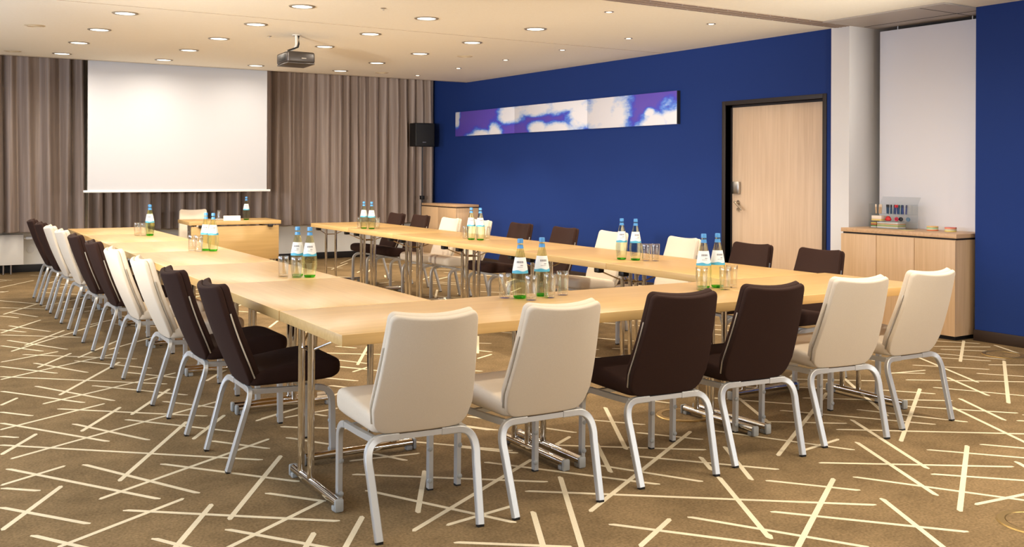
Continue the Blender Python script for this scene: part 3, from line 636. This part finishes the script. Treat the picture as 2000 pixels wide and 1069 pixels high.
# ------------------------------------------------------------------ bottles and glasses
BP = [(0, .004), (.024, .0), (.031, .003), (.035, .012), (.039, .04), (.0435, .075), (.044, .095), (.041, .125), (.0355, .16), (.029, .195), (.0225, .225), (.0175, .247), (.0145, .262), (.0135, .275), (.0145, .279), (.0145, .290), (.0, .290)]
def rb(z):
    for (r0, z0), (r1, z1) in zip(BP[1:-1], BP[2:]):
        if z0 <= z <= z1 and z1 > z0: return r0+(r1-r0)*(z-z0)/(z1-z0)
    return .04
bm_body = MB(); bm_body.lathe(BP[3:], 28); bm_body = bm_body.mesh('body', M['bottle'], 50)
bm_base = MB(); bm_base.lathe(BP[:4]+[(0, .0119)], 28); bm_base = bm_base.mesh('base', M['bottle_base'], 50)
mb = MB(); mb.lathe([(.0149, .279), (.0149, .296), (.0135, .301), (0, .301)], 20); bm_cap = mb.mesh('cap', M['cap_blue'], 40)
mb = MB(); mb.lathe([(rb(z)+.0006, z) for z in (.252, .258, .264, .270)], 24); bm_neck = mb.mesh('neck_band', M['cap_blue'], 40)
mb = MB(); mb.lathe([(rb(z)+.0007, z) for z in (.128, .14, .155, .17, .185, .2, .208)], 24, a0=-PI*.5-1.9, a1=-PI*.5+1.9); bm_label = mb.mesh('label', M['label'], 40)
mb = MB()
# brand line and a smaller line, as printed marks on the label surface
for (za, zb, a_, w_) in ([(.180, .190, -.55+.16*i, .10) for i in range(7)] + [(.166, .171, .05+.1*i, .06) for i in range(4)] + [(.158, .161, -.4+.1*i, .05) for i in range(8)]):
    rr = lambda z: rb(z)+.0011
    q = [(rr(za), a_, za), (rr(za), a_+w_, za), (rr(zb), a_+w_, zb), (rr(zb), a_, zb)]
    mb.add([(r*math.cos(a-PI/2), r*math.sin(a-PI/2), z) for r, a, z in q], [(0, 1, 2, 3)])
bm_print = mb.mesh('label_print', M['print_grey'], 0)
def make_bottle():
    t = empty('water_bottle')
    for n_, me in (('body', bm_body), ('base', bm_base), ('cap', bm_cap), ('neck_band', bm_neck), ('label', bm_label)):
        o = bpy.data.objects.new(n_, me); C.objects.link(o); o.parent = t
        if n_ == 'label': p = bpy.data.objects.new('label_print', bm_print); C.objects.link(p); p.parent = o
    return t
b0 = None
def bottle(x, y, rz, label, group):
    global b0
    if b0 is None: b0 = t = make_bottle()
    else: t = copy_tree(b0)
    t.location = (x, y, TH+.0005); t.rotation_euler = (0, 0, rz); tag(t, label, 'bottle', group)
mb = MB(); mb.lathe([(0, 0), (.026, 0), (.028, .003), (.0315, .10), (.032, .122), (.0312, .1235), (.0303, .122), (.0298, .10), (.0262, .016), (.02, .012), (0, .0115)], 28)
glass_me = mb.mesh('water_glass', M['tumbler'], 40)
def glass(x, y, label, group, flip=False):
    o = bpy.data.objects.new('water_glass', glass_me); C.objects.link(o); o.location = (x, y, TH+.0005)
    if flip: o.rotation_euler = (PI, 0, 0); o.location.z += .1235
    tag(o, label, 'glass', group)
vd = Vector((.535, .845, 0))
def back(x, y, d): l = math.hypot(x, y); return x+x/l*d, y+y/l*d
FACE = -.45
sets = [
 ('at the far end of the left table row', [(2.205, 10.06), (2.225, 10.17)], [(2.118, 10.212), (2.175, 10.12)]),
 ('midway along the left table row', [(2.183, 8.004), (2.215, 7.91)], [(2.09, 8.06), (2.134, 7.972)]),
 ('on the left table row near the corner', [(2.120, 5.763), (2.165, 5.678)], [(2.045, 5.80), (2.095, 5.70)]),
 ('at the far end of the right table row', [(4.52, 10.207), (4.56, 10.09)], [(4.655, 10.148), (4.535, 10.36)]),
 ('midway along the right table row', [(4.655, 8.061), (4.70, 7.971)], [(4.70, 8.25), (4.79, 7.999)]),
 ('on the right table row near the corner', [(4.555, 5.698), (4.605, 5.60)], [(4.65, 5.54), (4.70, 5.50)]),
 ('on the middle of the near table row', [(2.71, 4.20), (2.857, 4.223)], [(2.655, 4.255), (2.72, 4.115), (2.852, 4.145), (2.974, 4.203)]),
 ('at the right end of the near table row', [(3.812, 4.051), (3.91, 4.045)], [(3.75, 4.0), (3.88, 3.955), (3.985, 4.01)]),
]
side2 = ('left', 'right')
gl4 = ('leftmost glass', 'second glass from left', 'third glass from left', 'rightmost glass')
lat = Vector((.845, -.535))
for nm, bs, gs in sets:
    P_ = [Vector(back(x, y, .035)) for x, y in bs]+[Vector(back(x, y, .03)) for x, y in gs]; rad = [.045]*len(bs)+[.0335]*len(gs)
    for it in range(200):
        for i in range(len(P_)):
            for j in range(len(bs), len(P_)):
                if i == j: continue
                d = P_[j]-P_[i]; mn = rad[i]+rad[j]
                if d.length < mn:
                    dn = d.normalized(); dn = (dn*.7+lat*(1 if d.dot(lat) > 0 else -1)*.3).normalized(); P_[j] += dn*(mn-d.length)*.5
    if (P_[1]-P_[0]).length < .092: P_[1] = P_[0]+(P_[1]-P_[0]).normalized()*.092
    bs = [tuple(p) for p in P_[:len(bs)]]; gs = [tuple(p) for p in P_[len(bs):]]
    for i, (x, y) in enumerate(bs):
        bottle(x, y, FACE+.25*(i-.5), '%s of the two blue-capped bottles %s' % (side2[i], nm), 'green glass water bottles')
    for i, (x, y) in enumerate(gs):
        if len(gs) == 2: lb = '%s of the two empty glasses %s' % (('first', 'second')[i] if nm.startswith('midway along the right') or 'far end of the right' in nm else side2[i], nm)
        else: lb = 'empty tumbler, %s of %s %s' % (gl4[i] if len(gs) == 4 else ('leftmost', 'middle one', 'rightmost')[i], ('four', 'three')[len(gs) == 3], nm)
        glass(x, y, lb, 'empty water glasses')
x, y = back(3.988, 12.726, .03); bottle(x, y, -.4, 'green water bottle standing on the presenter table', 'green glass water bottles')
x, y = back(3.70, 12.95, .03); glass(x, y, 'upturned glass on the presenter table beside the name card', 'empty water glasses', True)
mb = MB(); mb.lathe([(0, 0), (.05, 0), (.062, .004), (.06, .006), (0, .003)], 28); o = mb.build('saucer', M['paper']); o.location = (x, y, TH+.0005)
tag(o, 'small round white coaster under the upturned glass', 'coaster')
bpy.data.objects['water_glass.%03d' % (sum(len(s[2]) for s in sets))].location.z += .0045
t = MB(); a_ = .105
t.add([(-a_, -.028, 0), (a_, -.028, 0), (a_, 0, .06), (-a_, 0, .06), (-a_, .028, 0), (a_, .028, 0), (-a_, 0, .0585), (a_, 0, .0585), (-a_, -.0268, 0), (a_, -.0268, 0), (-a_, .0268, 0), (a_, .0268, 0)],
      [(0, 1, 2, 3), (3, 2, 5, 4), (8, 6, 7, 9), (6, 10, 11, 7), (0, 3, 6, 8), (3, 4, 10, 6), (1, 9, 7, 2), (2, 7, 11, 5), (0, 8, 9, 1), (4, 5, 11, 10)])
o = t.build('name_card', M['paper'], None, 0); o.location = (3.80, 12.72, TH+.0005); o.rotation_euler = (0, 0, -.25)
tag(o, 'white folded name card on the presenter table', 'name card')

# ------------------------------------------------------------------ things on the storage cabinet
zt = .8805
ox, oy = 7.66, 5.57        # organiser: long side along y
t = empty('supply_organiser', (ox, oy, zt)); tag(t, 'clear acrylic organiser box full of markers on the light wood cabinet', 'organiser')
Wo, Do, Ho = .40, .16, .222; th = .003
mb = MB(); mb.box(0, Do, 0, th, 0, Ho); mb.box(0, Do, Wo-th, Wo, 0, Ho); mb.box(Do-th, Do, th, Wo-th, 0, Ho); mb.box(0, Do-th, th, Wo-th, 0, th)
mb.box(0, th, th, Wo-th, th, .055); mb.build('shell', M['acrylic'], t, 0)
mb = MB(); mb.box(.01, Do-th-.001, th+.001, Wo-th-.001, .062, .065); mb.box(.01, Do-th-.001, th+.001, Wo-th-.001, .128, .131); mb.build('shelf', M['acrylic'], t, 0)
mb = MB(); mb.box(Do-.002, Do, .0, Wo, Ho+.001, Ho+.075, 0, 0, rot=Matrix.Rotation(R(35), 3, 'Y'), piv=(Do, 0, Ho)); mb.build('lid', M['acrylic'], t, 0)
def marker_mesh(bc, cc):
    m1 = plain('marker_body', bc, .4); m2 = plain('marker_cap', cc, .35)
    a = MB(); a.lathe([(0, 0), (.0075, 0), (.0075, .058)], 12); a.lathe([(.0075, .058), (.0083, .0585), (.0083, .078), (.006, .083), (0, .084)], 12, mi=1)
    return a.mesh('marker', [m1, m2], 40)
cols = dict(beige=((206, 170, 128), (232, 208, 178)), black=((36, 66, 92), (22, 22, 26)), red=((60, 70, 120), (210, 24, 40)), green=((34, 74, 110), (20, 70, 62)), blue=((52, 62, 122), (26, 28, 84)))
mm = {k: marker_mesh(*v) for k, v in cols.items()}
lay = [('beige', .372), ('beige', .347), ('beige', .322), ('black', .262), ('black', .244), ('black', .226), ('black', .208), ('black', .190), ('red', .170), ('red', .153), ('green', .132), ('green', .114), ('blue', .088), ('blue', .064)]
for i, (c_, yy) in enumerate(lay):
    o = bpy.data.objects.new('marker_pen', mm[c_]); C.objects.link(o); o.location = (ox+.07+.012*(i % 2), oy+yy, zt+.1318); o.rotation_euler = (R(3)*(1 if i % 3 else -1), 0, 0); o.location.z += .0006
    idx = [q for q, (cc_, _) in enumerate(lay) if cc_ == c_].index(i)
    tag(o, '%s marker pen in the acrylic organiser, %s of that colour from left' % (c_, ords[idx]), 'marker pen', 'marker pens in the organiser')
def stack_box(nm, x0, x1, y0, y1, z0, colsz, label, cat):
    t_ = empty(nm, ((x0+x1)/2, (y0+y1)/2, z0)); tag(t_, label, cat); z = 0
    for c_, h_ in colsz:
        b2 = MB(); b2.box(-(x1-x0)/2, (x1-x0)/2, -(y1-y0)/2, (y1-y0)/2, z, z+h_-.0003, 0, .0008); b2.build('layer', plain('card_paper', c_, .7), t_); z += h_
stack_box('card_stack', ox+.02, ox+.13, oy+.105, oy+.325, zt+.0035, [((240, 240, 238), .013), ((238, 214, 130), .007), ((150, 196, 150), .008), ((240, 220, 160), .008), ((226, 140, 110), .005), ((226, 228, 224), .012)], 'stack of coloured moderation cards at the bottom of the organiser', 'card stack')
stack_box('note_pack', ox+.02, ox+.12, oy+.335, oy+.392, zt+.0035, [((236, 232, 226), .012), ((120, 160, 80), .012), ((220, 110, 80), .012), ((230, 200, 110), .012)], 'small pack of sticky notes beside the coloured card stack', 'notes')
stack_box('chalk_box', ox+.02, ox+.11, oy+.28, oy+.385, zt+.0665, [((222, 196, 120), .016), ((240, 224, 204), .030)], 'cream box on the middle shelf of the organiser', 'box')
mb = MB(); mb.lathe([(0, 0), (.022, .001), (.032, .012), (.026, .03), (.012, .044), (0, .046)], 20); o = mb.build('tape_dispenser', plain('red_plastic', (206, 22, 26), .35)); o.location = (ox+.06, oy+.235, zt+.0665); o.scale = (.6, 1, 1)
tag(o, 'red plastic tape dispenser on the middle shelf of the organiser', 'tape dispenser')
mb = MB(); mb.lathe([(.006, 0), (.018, 0), (.02, .006), (.018, .012), (.006, .012)], 18)
for i, (c_, yy, zz_, lb) in enumerate((((196, 34, 70), .145, .04, 'red'), ((24, 30, 34), .115, .036, 'black'), ((60, 120, 150), .055, .022, 'blue'))):
    o = mb.build('tape_roll', plain('tape_'+lb, c_, .4)); o.location = (ox+.05+.02*i, oy+yy, zt+.0665+.0205); o.rotation_euler = (0, PI/2, 0)
    tag(o, 'small %s tape roll on the middle shelf of the organiser' % lb, 'tape roll')
def round_stack(x, y, bands, label):
    t_ = empty('round_card_stack', (x, y, zt)); tag(t_, label, 'card stack', 'stacks of round cards on the cabinet'); z = 0
    for c_, h_ in bands:
        b2 = MB(); b2.cyl((0, 0, z), .048, h_-.0003, 32); b2.build('layer', plain('card_paper', c_, .7), t_); z += h_
round_stack(7.785, 5.40, [((232, 128, 84), .009), ((222, 226, 190), .009), ((156, 200, 150), .010), ((240, 196, 128), .010)], 'stack of round coloured cards on the cabinet, left one with orange base')
round_stack(7.785, 5.225, [((236, 222, 130), .012), ((206, 214, 206), .008), ((240, 176, 120), .008), ((232, 136, 130), .009)], 'stack of round coloured cards on the cabinet, right one with yellow base')
mb = MB(); mb.add([(0, 0, 0), (.09, -.02, 0), (.085, .07, 0), (.03, .1, 0), (0, 0, .002), (.09, -.02, .002), (.085, .07, .002), (.03, .1, .002)], [(0, 3, 2, 1), (4, 5, 6, 7), (0, 1, 5, 4), (1, 2, 6, 5), (2, 3, 7, 6), (3, 0, 4, 7)])
o = mb.build('loose_card', plain('pale_yellow_card', (240, 226, 160), .7), None, 0); o.location = (7.56, 5.50, zt); tag(o, 'pale yellow loose card lying beside the organiser', 'card')

# ------------------------------------------------------------------ daylight from the left windows, plus an added fill behind the camera
def daylight_and_fill(loc, sx, sy, rot, pw, col):
    l = bpy.data.lights.new('daylight_and_fill', 'AREA'); l.shape = 'RECTANGLE'; l.size = sx; l.size_y = sy; l.energy = pw; l.color = col
    o = bpy.data.objects.new('daylight_and_fill', l); o.location = loc; o.rotation_euler = rot; C.objects.link(o)
daylight_and_fill((XL-.02, 6.5, 1.65), 1.5, 10.0, (0, -PI/2-R(22), 0), DAY, (.66, .78, 1.0))
daylight_and_fill((6.2, -2.98, 1.5), 2.6, 1.7, (PI/2+R(20), 0, 0), FILLF, (.86, .92, 1.0))  # added cool fill before the closed front wall, which has no window
# three bare spotlights added outside the frame to brighten the ceiling
for p_, q_, k_ in (((6.6, 2.0, 1.7), (5.7, 10.2, ZC), .45), ((-1.7, 3.6, 1.5), (1.8, 9.0, ZC), .4), ((-1.7, 4.4, 1.5), (5.6, 9.6, ZC), .8)):
    l = bpy.data.lights.new('ceiling_fill', 'SPOT'); l.energy = UP*k_; l.spot_size = R(50); l.spot_blend = 1.0; l.color = (1, .91, .78); l.shadow_soft_size = .15
    o = bpy.data.objects.new('ceiling_fill', l); o.location = p_; o.rotation_euler = (Vector(q_)-Vector(p_)).to_track_quat('-Z', 'Y').to_euler(); C.objects.link(o)
# ------------------------------------------------------------------ world, camera, view
w = bpy.data.worlds.new('world'); bpy.context.scene.world = w; w.use_nodes = True
w.node_tree.nodes['Background'].inputs[0].default_value = (.5, .6, .8, 1); w.node_tree.nodes['Background'].inputs[1].default_value = .3
cam = bpy.data.cameras.new('camera'); co = bpy.data.objects.new('camera', cam); C.objects.link(co)
cam.sensor_width = 36; cam.lens = 1943.8/2000*36; cam.shift_y = -(534.5-335.65)/2000; cam.clip_end = 100
tw = .5644; roll = .00423
f = Vector((math.sin(tw), math.cos(tw), 0)); r = Vector((math.cos(tw), -math.sin(tw), 0)); u = Vector((0, 0, 1))
r2 = r*math.cos(roll)+u*math.sin(roll); u2 = u*math.cos(roll)-r*math.sin(roll)
co.matrix_world = Matrix(((r2.x, u2.x, -f.x, 0), (r2.y, u2.y, -f.y, 0), (r2.z, u2.z, -f.z, 1.38), (0, 0, 0, 1)))
sc = bpy.context.scene; sc.camera = co
vs_ = sc.view_settings; vs_.view_transform = 'Standard'; vs_.look = 'None'; vs_.gamma = 1; vs_.use_curve_mapping = False; vs_.exposure = EXPO
sc.cycles.use_denoising = True
sc.cycles.max_bounces = 10; sc.cycles.transparent_max_bounces = 16; sc.cycles.transmission_bounces = 10; sc.cycles.caustics_reflective = False; sc.cycles.caustics_refractive = False
sc.cycles.sample_clamp_indirect = 6
